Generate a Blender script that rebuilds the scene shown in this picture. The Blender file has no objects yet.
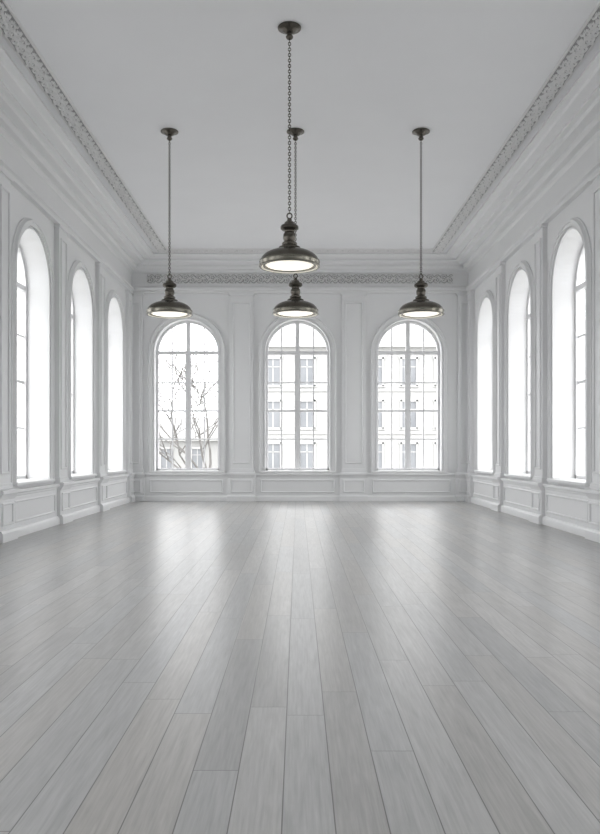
import bpy, math, random
from mathutils import Vector
random.seed(7)
S=bpy.context.scene
try:
    S.view_settings.view_transform='Standard'
    S.view_settings.look='None'
    S.view_settings.exposure=0.0
except Exception as e: print(e)
XL,XR,YB,YF=-4.22,4.32,20.0,-3.0
U=0.0251
CEIL=190*U+1.28
# ---------------------------------------------------------------- materials
def newmat(name):
    m=bpy.data.materials.new(name); m.use_nodes=True
    nt=m.node_tree; b=nt.nodes['Principled BSDF']; return m,nt,b
def N(nt,t,**k):
    n=nt.nodes.new(t)
    for a,v in k.items(): setattr(n,a,v)
    return n
def paint(name,col,rough=.55,var=.02,scale=1.2,bump=.02):
    m,nt,b=newmat(name)
    tc=N(nt,'ShaderNodeTexCoord'); no=N(nt,'ShaderNodeTexNoise')
    no.inputs['Scale'].default_value=scale; no.inputs['Detail'].default_value=5
    nt.links.new(tc.outputs['Object'],no.inputs['Vector'])
    r=N(nt,'ShaderNodeValToRGB')
    r.color_ramp.elements[0].color=tuple(max(0,c-var) for c in col)+(1,)
    r.color_ramp.elements[1].color=tuple(min(1,c+var) for c in col)+(1,)
    r.color_ramp.elements[0].position=.3; r.color_ramp.elements[1].position=.7
    nt.links.new(no.outputs['Fac'],r.inputs['Fac']); nt.links.new(r.outputs['Color'],b.inputs['Base Color'])
    b.inputs['Roughness'].default_value=rough
    if bump>0:
        n2=N(nt,'ShaderNodeTexNoise'); n2.inputs['Scale'].default_value=60
        nt.links.new(tc.outputs['Object'],n2.inputs['Vector'])
        bp=N(nt,'ShaderNodeBump'); bp.inputs['Strength'].default_value=bump*4; bp.inputs['Distance'].default_value=.002
        nt.links.new(n2.outputs['Fac'],bp.inputs['Height']); nt.links.new(bp.outputs['Normal'],b.inputs['Normal'])
    return m
M_WALL=paint('wall_paint',(.81,.815,.82),.55,.008)
M_TRIM=paint('trim_paint',(.79,.795,.80),.42,.008)
M_CEIL=paint('ceiling_paint',(.74,.745,.76),.7,.008)
M_ORN=paint('ornament_plaster',(.78,.78,.78),.6,.01)
M_ORNSHADE=paint('ornament_recess_shade',(.40,.40,.40),.7,.01)  # crevice shade painted as a darker tone for the relief's hollows
M_FRAME=paint('window_frame_paint',(.74,.74,.75),.4,.01)

def metal(name,col,rough,var=.02):
    m=paint(name,col,rough,var,9,.05); b=m.node_tree.nodes['Principled BSDF']
    b.inputs['Metallic'].default_value=.85; return m
M_BRONZE=metal('aged_bronze',(.11,.10,.085),.24)
M_BRASS=metal('worn_rim_metal',(.20,.19,.16),.27)
def emis(name,col,s):
    m,nt,b=newmat(name); b.inputs['Base Color'].default_value=(.9,.88,.82,1)
    b.inputs['Emission Color'].default_value=col+(1,); b.inputs['Emission Strength'].default_value=s
    b.inputs['Roughness'].default_value=.4; return m
M_DIFF=emis('lamp_diffuser',(1,.95,.84),.8)
M_INNER=emis('lamp_inner_enamel',(1,.95,.84),.2)

def floor_mat():
    m,nt,b=newmat('wood_plank_floor')
    L=nt.links.new
    def math_(op,a,bb=None,c=None):
        n=N(nt,'ShaderNodeMath',operation=op)
        for i,v in enumerate((a,bb,c)):
            if v is None: continue
            if isinstance(v,(int,float)): n.inputs[i].default_value=v
            else: L(v,n.inputs[i])
        return n.outputs[0]
    tc=N(nt,'ShaderNodeTexCoord'); sp=N(nt,'ShaderNodeSeparateXYZ'); L(tc.outputs['Object'],sp.inputs[0])
    W=.182; LEN=2.2
    x=math_('DIVIDE',math_('ADD',sp.outputs[0],.055),W); row=math_('FLOOR',x); fx=math_('SUBTRACT',x,row)
    wn=N(nt,'ShaderNodeTexWhiteNoise',noise_dimensions='1D'); L(row,wn.inputs['W'])
    y=math_('ADD',math_('DIVIDE',sp.outputs[1],LEN),math_('MULTIPLY',wn.outputs['Value'],7.3))
    idx=math_('FLOOR',y); fy=math_('SUBTRACT',y,idx)
    cb=N(nt,'ShaderNodeCombineXYZ'); L(row,cb.inputs[0]); L(idx,cb.inputs[1])
    w2=N(nt,'ShaderNodeTexWhiteNoise',noise_dimensions='3D'); L(cb.outputs[0],w2.inputs['Vector'])
    ex=math_('MULTIPLY',math_('MINIMUM',fx,math_('SUBTRACT',1,fx)),W)
    ey=math_('MULTIPLY',math_('MINIMUM',fy,math_('SUBTRACT',1,fy)),LEN)
    e=math_('MINIMUM',ex,ey)
    mr=N(nt,'ShaderNodeMapRange'); mr.inputs['From Min'].default_value=.0010; mr.inputs['From Max'].default_value=.0034
    L(e,mr.inputs['Value'])
    gap=mr.outputs[0]
    cv=N(nt,'ShaderNodeCombineXYZ')
    L(math_('ADD',sp.outputs[0],math_('MULTIPLY',w2.outputs['Value'],31)),cv.inputs[0])
    L(math_('MULTIPLY',sp.outputs[1],.035),cv.inputs[1]); L(math_('MULTIPLY',w2.outputs['Value'],17),cv.inputs[2])
    g=N(nt,'ShaderNodeTexNoise'); g.inputs['Scale'].default_value=85; g.inputs['Detail'].default_value=5; g.inputs['Roughness'].default_value=.6; g.inputs['Distortion'].default_value=.15
    L(cv.outputs[0],g.inputs['Vector'])
    cv2=N(nt,'ShaderNodeCombineXYZ')
    L(math_('ADD',sp.outputs[0],math_('MULTIPLY',w2.outputs['Value'],9)),cv2.inputs[0]); L(math_('MULTIPLY',sp.outputs[1],.11),cv2.inputs[1])
    g2=N(nt,'ShaderNodeTexNoise'); g2.inputs['Scale'].default_value=22; g2.inputs['Detail'].default_value=4; g2.inputs['Distortion'].default_value=1.0
    L(cv2.outputs[0],g2.inputs['Vector'])
    r=N(nt,'ShaderNodeValToRGB'); cr=r.color_ramp
    cr.elements[0].position=0; cr.elements[0].color=(.325,.328,.327,1)
    cr.elements[1].position=1; cr.elements[1].color=(.435,.43,.42,1)
    a=cr.elements.new(.35); a.color=(.395,.386,.370,1)
    a=cr.elements.new(.65); a.color=(.37,.376,.377,1)
    L(w2.outputs['Value'],r.inputs['Fac'])
    gm=math_('ADD',math_('MULTIPLY',g.outputs['Fac'],.6),math_('MULTIPLY',g2.outputs['Fac'],.4))
    gm=math_('ADD',gm,.50)
    vm=N(nt,'ShaderNodeVectorMath',operation='SCALE'); L(r.outputs['Color'],vm.inputs[0]); L(gm,vm.inputs['Scale'])
    mx=N(nt,'ShaderNodeMix',data_type='RGBA'); mx.inputs[6].default_value=(.13,.127,.123,1)
    L(gap,mx.inputs[0]); L(vm.outputs[0],mx.inputs[7]); L(mx.outputs[2],b.inputs['Base Color'])
    ro=math_('ADD',.29,math_('MULTIPLY',w2.outputs['Value'],.04)); L(ro,b.inputs['Roughness'])
    b.inputs['Specular IOR Level'].default_value=.52
    h=math_('ADD',gap,math_('MULTIPLY',g.outputs['Fac'],.06))
    bp=N(nt,'ShaderNodeBump'); bp.inputs['Strength'].default_value=.25; bp.inputs['Distance'].default_value=.002
    L(h,bp.inputs['Height']); L(bp.outputs['Normal'],b.inputs['Normal'])
    return m
M_FLOOR=floor_mat()

# ---------------------------------------------------------------- mesh helper
class MB:
    def __init__(s): s.v=[]; s.f=[]; s.m=[]
    def add(s,vs,fs,mi=0):
        o=len(s.v); s.v+= [tuple(v) for v in vs]; s.f+=[tuple(o+i for i in f) for f in fs]; s.m+=(mi if isinstance(mi,list) else [mi]*len(fs))
    def box(s,M,u0,u1,z0,z1,d0,d1,mi=0):
        vs=[M(u,z,d) for u in (u0,u1) for z in (z0,z1) for d in (d0,d1)]
        s.add(vs,[(0,1,3,2),(4,6,7,5),(0,4,5,1),(2,3,7,6),(0,2,6,4),(1,5,7,3)],mi)
    def sweep(s,rings,closed_ring=True,caps=False,mi=0,loop=False):
        n=len(rings[0]); vs=[p for r in rings for p in r]; fs=[]
        R=len(rings); 
        for i in range(R if loop else R-1):
            j=(i+1)%R
            for k in range(n if closed_ring else n-1):
                l=(k+1)%n
                fs.append((i*n+k,i*n+l,j*n+l,j*n+k))
        if caps: fs.append(tuple(range(n))); fs.append(tuple((R-1)*n+k for k in range(n)))
        s.add(vs,fs,mi)
    def lathe(s,prof,c,seg=48,mi=0):
        rings=[[(c[0]+r*math.cos(2*math.pi*k/seg),c[1]+r*math.sin(2*math.pi*k/seg),c[2]+z) for k in range(seg)] for r,z in prof]
        s.sweep(rings,mi=mi)
    def obj(s,name,mats,smooth=False,bevel=0,parent=None,autosm=None):
        me=bpy.data.meshes.new(name); me.from_pydata(s.v,[],s.f)
        for m in (mats if isinstance(mats,list) else [mats]): me.materials.append(m)
        for p,mi in zip(me.polygons,s.m): p.material_index=mi; p.use_smooth=smooth
        import bmesh
        bm=bmesh.new(); bm.from_mesh(me); bmesh.ops.remove_doubles(bm,verts=bm.verts,dist=1e-5)
        bmesh.ops.recalc_face_normals(bm,faces=bm.faces); bm.to_mesh(me); bm.free()
        o=bpy.data.objects.new(name,me); S.collection.objects.link(o)
        if autosm:
            try:
                me.set_sharp_from_angle(angle=math.radians(autosm))
                for p in me.polygons: p.use_smooth=True
            except Exception as e: print(e)
        if bevel:
            b=o.modifiers.new('bevel','BEVEL'); b.width=bevel; b.segments=2; b.limit_method='ANGLE'; b.angle_limit=math.radians(40)
        if parent: o.parent=parent
        return o
def empty(name,loc=(0,0,0)):
    e=bpy.data.objects.new(name,None); e.location=(0,0,0); e.empty_display_size=.1; S.collection.objects.link(e); return e
MBk=lambda u,z,d:(u,YB+d,z)
MFr=lambda u,z,d:(u,YF-d,z)
MLf=lambda u,z,d:(XL-d,u,z)
MRt=lambda u,z,d:(XR+d,u,z)
TH=.50
AR=36
# ---------------------------------------------------------------- openings
SIDE_C=[18.26-2.81*i for i in range(8)]
back_op=[(c*U,.81,.74,3.745) for c in (-111,-0.5,111)]     # centre, r, sill, spring
side_op=[(c,.78,.78,3.98) for c in SIDE_C if c-1.2>YF]
def path(op,ext=0):
    c,r,zs,zp=op
    P=[((c-r,zs),(-1,0)),((c-r,zp),(-1,0))]
    for i in range(1,AR):
        a=math.pi-math.pi*i/AR; P.append(((c+r*math.cos(a),zp+r*math.sin(a)),(math.cos(a),math.sin(a))))
    P+=[((c+r,zp),(1,0)),((c+r,zs),(1,0))]
    return P
def wall(name,M,u0,u1,ops):
    b=MB(); ops=sorted(ops); H=CEIL+.15
    cuts=[u0]+[(ops[i][0]+ops[i+1][0])/2 for i in range(len(ops)-1)]+[u1]
    for i,op in enumerate(ops):
        c,r,zs,zp=op; a,e=cuts[i],cuts[i+1]
        for d in (0,TH):
            q=lambda p:b.add([M(x,z,d) for x,z in p],[tuple(range(len(p)))])
            q([(a,0),(e,0),(e,zs),(a,zs)]); q([(a,zs),(c-r,zs),(c-r,zp),(a,zp)]); q([(c+r,zs),(e,zs),(e,zp),(c+r,zp)])
            q([(a,zp),(c-r,zp),(c-r,H),(a,H)]); q([(c+r,zp),(e,zp),(e,H),(c+r,H)])
            P=[p for p,_ in path(op)][1:-1]
            for k in range(len(P)-1):
                p0,p1=P[k],P[k+1]; q([p0,p1,(p1[0],H),(p0[0],H)])
        P=[p for p,_ in path(op)]
        n=len(P)
        vs=[M(x,z,0) for x,z in P]+[M(x,z,TH) for x,z in P]
        b.add(vs,[(k,(k+1)%n,n+(k+1)%n,n+k) for k in range(n)])
    if not ops:
        b.box(M,u0,u1,0,H,0,TH)
    else:
        for uu in (u0,u1): b.add([M(uu,0,0),M(uu,H,0),M(uu,H,TH),M(uu,0,TH)],[(0,1,2,3)])
        b.add([M(u0,H,0),M(u1,H,0),M(u1,H,TH),M(u0,H,TH)],[(0,1,2,3)])
    return b.obj(name,M_WALL)
wall('wall_back',MBk,XL-TH,XR+TH,back_op)
wall('wall_left',MLf,YF,YB,side_op)
wall('wall_right',MRt,YF,YB,side_op)
wall('wall_front',MFr,XL-TH,XR+TH,[])
b=MB(); b.box(lambda u,z,d:(u,d,z),XL-TH,XR+TH,-.2,0,YF-TH,YB+TH); b.obj('floor',M_FLOOR)
b=MB(); b.box(lambda u,z,d:(u,d,z),XL-TH,XR+TH,CEIL,CEIL+.2,YF-TH,YB+TH); b.obj('ceiling',M_CEIL)

# ---------------------------------------------------------------- windows (frames + casing)
wn=[0]
def window(M,op,D):
    wn[0]+=1
    c,r,zs,zp=op
    e=empty('window_%d'%wn[0])
    b=MB(); P=path(op)
    def ring(P,prof):
        return [[M(p[0]+n[0]*x,p[1]+n[1]*x,d) for x,d in prof] for p,n in P]
    b.sweep(ring(P,[(0.0,D-.05),(-.06,D-.05),(-.06,D+.05),(0.0,D+.05)]),caps=True)
    b.box(M,c-r,c+r,zs,zs+.08,D-.05,D+.05)
    b.box(M,c-r,c+r,zp-.045,zp+.045,D-.045,D+.05)
    b.box(M,c-.05,c+.05,zs,zp+r-.03,D-.04,D+.045)
    for s in (-1,1):
        b.box(M,c+s*.05-(.0 if s>0 else .02),c+s*.05+(.02 if s>0 else 0),zs+.08,zp-.04,D-.03,D+.03)
        x=c+s*(r*.5); h=math.sqrt(r*r-(r*.5)**2)
        b.box(M,x-.015,x+.015,zs+.08,zp-.03,D-.018,D+.018)
        b.box(M,x-.015,x+.015,zp,zp+h-.03,D-.018,D+.018)
    n=4
    for i in range(1,n):
        z=zs+.1+(zp-zs-.14)*i/n; w=.016 if i!=2 else .025
        b.box(M,c-r+.05,c+r-.05,z-w,z+w,D-.019,D+.019)
    b.obj('frame',M_FRAME,bevel=.005,parent=e)
    b=MB(); b.box(M,c-r+.001,c+r-.001,zs-.001,zs+.022,-.02,D-.05)
    b.box(M,c-r-.13,c+r+.13,zs-.035,zs+.015,-.095,.0)
    b.obj('sill',M_TRIM,bevel=.008,parent=e)
    b=MB()
    prof=[(0,.001),(0,-.035),(.03,-.035),(.032,-.02),(.045,-.02),(.047,-.055),(.10,-.055),(.102,-.075),(.135,-.075),(.155,-.03),(.17,-.025),(.17,.001)]
    b.sweep(ring(P,prof),closed_ring=False,caps=True)
    b.obj('casing',M_TRIM,parent=e,autosm=35)
for op in back_op: window(MBk,op,.25)
for op in side_op: window(MLf,op,.39)
for op in side_op: window(MRt,op,.39)

# ---------------------------------------------------------------- wainscot, pilasters
def rectframe(b,M,u0,u1,z0,z1,d,w=.035,p=.026):
    prof=[(0,0),(0,-p*.6),(w*.3,-p),(w*.7,-p),(w,-p*.5),(w,0)]
    cs=[(u0,z0,1,1),(u1,z0,-1,1),(u1,z1,-1,-1),(u0,z1,1,-1)]
    b.sweep([[M(u+su*x,z+sz*x,d+q) for x,q in prof] for u,z,su,sz in cs],loop=True)
DADO=.70
def profile_run(b,M,u0,u1,prof):
    b.sweep([[M(u,z,-p) for p,z in prof] for u in (u0,u1)],caps=True)
def dado(name,M,u0,u1,peds,ops):
    b=MB()
    profile_run(b,M,u0,u1,[(0,0),(.11,0),(.11,.10),(.10,.12),(.085,.135),(.06,.14),(.06,DADO-.10),(.07,DADO-.09),(.075,DADO-.06),(.11,DADO-.045),(.11,DADO-.01),(.10,DADO),(0,DADO)])
    for a,e in peds:
        a-=.06;e+=.06
        pr=[(0,0),(.17,0),(.17,.12),(.15,.15),(.12,.16),(.12,DADO-.12),(.14,DADO-.09),(.16,DADO-.05),(.18,DADO-.03),(.18,DADO+.01),(.165,DADO+.02),(0,DADO+.02)]
        profile_run(b,M,a,e,pr)
        if e-a>.4: rectframe(b,M,a+.08,e-.08,.22,DADO-.16,-.12)
    ps=sorted(peds)
    ends=[u0]+[x for a,e in ps for x in (a-.06,e+.06)]+[u1]
    for i in range(0,len(ends),2):
        a,e=ends[i],ends[i+1]
        if e-a>.5: rectframe(b,M,a+.12,e-.12,.21,DADO-.16,-.06)
    b.obj(name,M_TRIM,bevel=0,autosm=30)
def pilasters(name,M,ps,top):
    b=MB()
    for a,e in ps:
        b.box(M,a,e,DADO+.02,top,-.085,0.0)
        b.box(M,a-.03,e+.03,DADO+.02,DADO+.08,-.11,0)
        b.box(M,a-.015,e+.015,DADO+.08,DADO+.11,-.10,0)
        b.box(M,a-.03,e+.03,top-.05,top,-.115,0)
        if e-a>.3: rectframe(b,M,a+.07,e-.07,DADO+.24,top-.22,-.085)
    b.obj(name,M_TRIM,bevel=.006)
ENT=156*U+1.28
bp=[(XL+.0,XL+.33),(-1.70,-1.12),(1.10,1.68),(XR-.33,XR)]
dado('baseboard_back',MBk,XL,XR,bp,back_op); pilasters('trim_1',MBk,bp,ENT)
sp=[(c+1.405-.24,c+1.405+.24) for c in SIDE_C if c+1.2>YF and c<18]+[(19.5,19.95)]
sp=[x for x in sp if x[0]>YF+.1]
dado('baseboard_left',MLf,YF,YB,sp,side_op); pilasters('trim_2',MLf,sp,ENT)
dado('baseboard_right',MRt,YF,YB,sp,side_op); pilasters('trim_3',MRt,sp,ENT)
dado('baseboard_front',MFr,XL,-1.2,[],[])
e=empty('door_1')
b=MB()
b.box(MFr,-1.0,-.005,0.005,2.9,-.06,.0); b.box(MFr,.005,1.0,0.005,2.9,-.06,.0)
for a in (-.88,.13):
    rectframe(b,MFr,a,a+.75,.2,1.0,-.06,.04,.02); rectframe(b,MFr,a,a+.75,1.15,2.75,-.06,.04,.02)
b.obj('leaves',M_TRIM,parent=e,bevel=.004)
b=MB(); b.box(MFr,-1.2,-1.0,0,3.1,-.10,0); b.box(MFr,1.0,1.2,0,3.1,-.10,0); b.box(MFr,-1.2,1.2,2.9,3.1,-.12,0); b.obj('architrave',M_TRIM,parent=e,bevel=.01)
# cornice profile  (projection px, height px above horizon)
cp=[(0,156),(3.6,156),(3.6,158.5),(5.5,159.2),(5.5,161.5),(3.2,163),(2.6,165),(2.6,176),(4,177),(4.5,178.5),(8,179.2),(9,181),(9,183),(14,183.4),(15,185),(18,185.4),(18,187.0),(24,187.4),(25,188.4),(29,188.6),(29,190),(0,190)]
cp=[(p*U,h*U+1.28) for p,h in cp]
for nm,M,a,e in (('trim_4',MBk,XL,XR),('trim_5',MLf,YF,YB),('trim_6',MRt,YF,YB)):
    b=MB(); profile_run(b,M,a,e,cp); b.obj(nm,M_TRIM,autosm=25)
# relief ornament: running scroll with rosettes
def hfun(u,y,P,hw):   # u metres, y in -1..1
    t=(u/P)%1.0
    R=P*.27; h=0
    sw=.62*math.sin(2*math.pi*t)
    h=max(h,math.exp(-((y-sw)/.15)**2)*.85)
    for cx,cy in ((.25,-.25),(.75,.25)):
        for k in (-1,0,1):
            dx=(t-cx-k)*P/R; dy=(y-cy)*hw/R
            r=math.hypot(dx,dy)
            if r<1.1:
                th=math.atan2(dy,dx)
                h=max(h,math.exp(-(r/.25)**2), math.exp(-((r-.68-.16*math.cos(5*th))/.19)**2)*.9)
    return h
def relief(name,M2,u0,u1,w,depth,P=.24,du=.012,nv=20):
    b=MB(); nu=int((u1-u0)/du); vs=[];fs=[];H=[];mi=[]
    for i in range(nu+1):
        u=u0+(u1-u0)*i/nu
        for j in range(nv+1):
            v=-1+2*j/nv
            h=hfun(u,v*1.1,P,w/2) if abs(v)<.88 else .85
            if j in(0,nv): h=0
            H.append(h); vs.append(M2(u,v*w/2,h*depth))
    n=nv+1
    for i in range(nu):
        for j in range(nv):
            f=(i*n+j,i*n+j+1,(i+1)*n+j+1,(i+1)*n+j); fs.append(f)
            mi.append(1 if (sum(H[q] for q in f)/4<.38 and 1<j<nv-2) else 0)  # low faces get the painted shade colour, raised ones plain plaster
    b.add(vs,fs,mi); return b.obj(name,[M_ORN,M_ORNSHADE],smooth=True)
zc=CEIL-.001
BO=.98
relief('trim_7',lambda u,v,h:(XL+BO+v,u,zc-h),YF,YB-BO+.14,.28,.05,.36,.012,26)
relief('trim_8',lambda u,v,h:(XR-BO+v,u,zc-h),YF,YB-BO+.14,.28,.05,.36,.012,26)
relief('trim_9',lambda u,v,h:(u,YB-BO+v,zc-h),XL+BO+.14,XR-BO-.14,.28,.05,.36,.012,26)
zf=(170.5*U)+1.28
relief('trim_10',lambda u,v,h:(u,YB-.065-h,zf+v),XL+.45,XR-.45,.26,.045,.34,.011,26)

# ---------------------------------------------------------------- pendant lamps
def torus_link(b,c,R,r,rot,stretch=1.35,seg=14,ts=6):
    rings=[]
    for i in range(seg):
        a=2*math.pi*i/seg; ring=[]
        for j in range(ts):
            t=2*math.pi*j/ts
            rr=R+r*math.cos(t); x=rr*math.cos(a); z=rr*math.sin(a)*stretch; y=r*math.sin(t)
            X=x*math.cos(rot)-y*math.sin(rot); Y=x*math.sin(rot)+y*math.cos(rot)
            ring.append((c[0]+X,c[1]+Y,c[2]+z))
        rings.append(ring)
    b.sweep(rings,loop=True)
def lamp(px_,py_can,py_rim):
    y=(CEIL-1.28)*797/(450-py_can); x=(px_-298)*y/797; zr=1.28+(450-py_rim)*y/797
    e=empty('pendant_lamp'); k_=.965
    sc=lambda pr:[(r*k_,z*k_) for r,z in pr]
    b=MB(); b.lathe(sc([(0,0),(.130,0),(.138,-.010),(.135,-.022),(.11,-.03),(.08,-.04),(.065,-.062),(.05,-.07),(.03,-.078),(.03,-.10),(.042,-.11),(.042,-.125),(.03,-.14),(.012,-.15),(0,-.152)]),(x,y,CEIL),40)
    b.obj('canopy',M_BRONZE,parent=e,autosm=40)
    top=zr+.58
    b=MB(); z=CEIL-.16; k=0
    while z>top+.02:
        torus_link(b,(x,y,z),.0145,.0045,0 if k%2 else math.pi/2); z-=.031; k+=1
    b.obj('chain',M_BRONZE,smooth=True,parent=e)
    b=MB(); torus_link(b,(x,y,top-.005),.028,.008,0.0,1.1,20,8); 
    b.obj('loop',M_BRONZE,smooth=True,parent=e)
    pr=[(0,.57),(.018,.565),(.03,.55),(.025,.535),(.045,.53),(.06,.515),(.06,.50),(.095,.485),(.105,.47),(.105,.445),(.09,.43),(.062,.42),(.058,.405),(.072,.38),(.076,.34),(.068,.31),(.06,.295),(.082,.285),(.09,.27),(.085,.255),(.10,.24),(.125,.23),(.13,.21),(.15,.20),(.19,.19),(.24,.172),(.29,.145),(.325,.11),(.34,.075)]
    b=MB(); b.lathe(sc(pr),(x,y,zr),64,0)
    b.lathe(sc([(.34,.075),(.352,.07),(.356,.055),(.352,.045),(.352,.012),(.358,.006),(.352,-.002),(.33,-.002)]),(x,y,zr),64,1)
    b.lathe(sc([(.33,-.002),(.325,.05),(.28,.10),(.18,.15),(0,.16)]),(x,y,zr),64,2)
    b.obj('shade',[M_BRONZE,M_BRASS,M_INNER],parent=e,autosm=35)
    b=MB(); b.lathe(sc([(0,-.018),(.10,-.012),(.20,.0),(.27,.016),(.285,.03),(.285,.05),(0,.05)]),(x,y,zr),56)
    b.obj('diffuser',M_DIFF,parent=e,autosm=40)
    b=MB(); b.lathe(sc([(.285,.03),(.29,.008),(.31,.008),(.31,.03)]),(x,y,zr),56); b.obj('ring',M_BRASS,parent=e,autosm=40)
lamp(289.5,27,267); lamp(295.5,131,314.5); lamp(169.5,131,315); lamp(421,131,315)

# ---------------------------------------------------------------- exterior
M_FAC=paint('facade_render',(.33,.33,.326),.8,.015,.3,0)
M_FAC2=paint('facade_trim',(.39,.39,.386),.8,.01,.3,0)
M_PANE=paint('facade_glass',(.17,.178,.19),.3,.03,.4,0)
M_ROOF=paint('roof_slate',(.29,.292,.295),.7,.02,.5,0)
M_GND=paint('pavement',(.40,.40,.39),.9,.03,.3,0)
M_BARK=paint('bark',(.16,.155,.15),.9,.04,4,0)
def building(name,y,x0,x1,rows,cols,top,ww=1.05,wh=1.95,base=-6):
    M=lambda u,z,d:(u,y+d,z)
    b=MB(); b.box(M,x0,x1,base,top,0,10,0)
    b.box(M,x0-.3,x1+.3,top,top+.35,-.5,10.3,1)
    b.add([M(x0,top+.35,0),M(x1,top+.35,0),M(x1,top+2.4,1.8),M(x0,top+2.4,1.8),M(x0,top+.35,10),M(x1,top+.35,10),M(x1,top+2.4,8.2),M(x0,top+2.4,8.2)],
          [(0,1,2,3),(3,2,6,7),(4,7,6,5),(0,3,7,4),(1,5,6,2)],3)
    for z in rows:
        b.box(M,x0,x1,z-1.45,z-1.28,-.12,0.01,1)
        for x in cols:
            a,e_,l,t=x-ww/2,x+ww/2,z-wh/2,z+wh/2
            b.box(M,a,e_,l,t,-.02,.01,2)
            for q in ((a-.14,a,l-.1,t+.14),(e_,e_+.14,l-.1,t+.14),(a-.22,e_+.22,t,t+.22),(a-.22,e_+.22,l-.16,l)):
                b.box(M,*q,-.12,.01,1)
            b.box(M,x-.04,x+.04,l,t,-.05,0,1); b.box(M,a,e_,z+.35,z+.42,-.05,0,1)
    b.obj(name,[M_FAC,M_FAC2,M_PANE,M_ROOF])
px=lambda p,y:(p-298)*y/797
cols=[px(273,60)+2.56*i for i in range(-1,16)]
building('apartment_building',60,px(236,60),px(273,60)+2.56*15.6,[-2.4,.75,3.95,7.15],cols,9.0)
building('townhouse',80,-40,px(228,80),[-3,.4],[-38+3.1*i for i in range(11)],2.2)
b=MB(); b.box(lambda u,z,d:(u,d,z),-90,90,-6.2,-6,-40,120); b.obj('street_ground',M_GND)
b=MB()
random.seed(11)
def limb(p,d,L,r,depth):
    n=4; pts=[p]; dd=d.copy()
    for i in range(n):
        dd=(dd+Vector((random.uniform(-.16,.16),random.uniform(-.16,.16),random.uniform(-.08,.12)))).normalized()
        pts.append(pts[-1]+dd*L/n)
    rings=[]
    for i,q in enumerate(pts):
        t=i/n; rr=max(.012,r*(1-.4*t)); a=dd.orthogonal().normalized(); c=dd.cross(a)
        rings.append([q+a*rr*math.cos(k*2*math.pi/6)+c*rr*math.sin(k*2*math.pi/6) for k in range(6)])
    b.sweep(rings)
    if depth<=0: return
    for k in range(3 if depth>1 else 2):
        i=random.choice([2,3,4]) if k else 4
        v=Vector((random.uniform(-1,1),random.uniform(-.7,.7),random.uniform(-.15,.7)))
        limb(pts[i],(dd*.9+v*.75).normalized(),L*random.uniform(.62,.85),r*.6*(.9 if i<4 else 1),depth-1)
TY=27
tp=Vector((px(212,TY),TY,-6))
limb(tp,Vector((-.03,0,1)),6.6,.16,0)
for k,dx in enumerate((-1.2,-.85,-.5,-.2,.1)):
    limb(tp+Vector((-.1,0,5.8+.15*k)),Vector((dx,random.uniform(-.3,.3),.85)).normalized(),1.75,.05,4)
b.obj('bare_tree',M_BARK,smooth=True)

# ---------------------------------------------------------------- light
w=bpy.data.worlds.new('overcast_sky'); S.world=w; w.use_nodes=True
nt=w.node_tree; bg=nt.nodes['Background']
tc=N(nt,'ShaderNodeTexCoord'); se=N(nt,'ShaderNodeSeparateXYZ'); nt.links.new(tc.outputs['Generated'],se.inputs[0])
rp=N(nt,'ShaderNodeValToRGB'); rp.color_ramp.elements[0].position=0; rp.color_ramp.elements[0].color=(.72,.73,.745,1)
rp.color_ramp.elements[1].position=.7; rp.color_ramp.elements[1].color=(1,.995,.99,1)
nt.links.new(se.outputs[2],rp.inputs['Fac']); nt.links.new(rp.outputs['Color'],bg.inputs['Color'])
bg.inputs['Strength'].default_value=5.5
def portal(M,op,rot):
    c,r,zs,zp=op; l=bpy.data.lights.new('daylight_portal','AREA'); l.shape='RECTANGLE'; l.size=2*r; l.size_y=zp+r-zs
    l.cycles.is_portal=True
    o=bpy.data.objects.new('daylight_portal',l); o.location=M(c,(zs+zp+r)/2,TH+.02); o.rotation_euler=rot; S.collection.objects.link(o)
R=math.radians
for op in back_op: portal(MBk,op,(R(-90),0,0))
for op in side_op: portal(MLf,op,(R(90),0,R(-90))); portal(MRt,op,(R(90),0,R(90)))

# ---------------------------------------------------------------- camera
cd=bpy.data.cameras.new('camera'); cd.lens=797*36/834; cd.sensor_width=36; cd.shift_y=33/834; cd.shift_x=2/834; cd.clip_end=500
co=bpy.data.objects.new('camera',cd); co.location=(0,0,1.28); co.rotation_euler=(R(90),0,0); S.collection.objects.link(co); S.camera=co
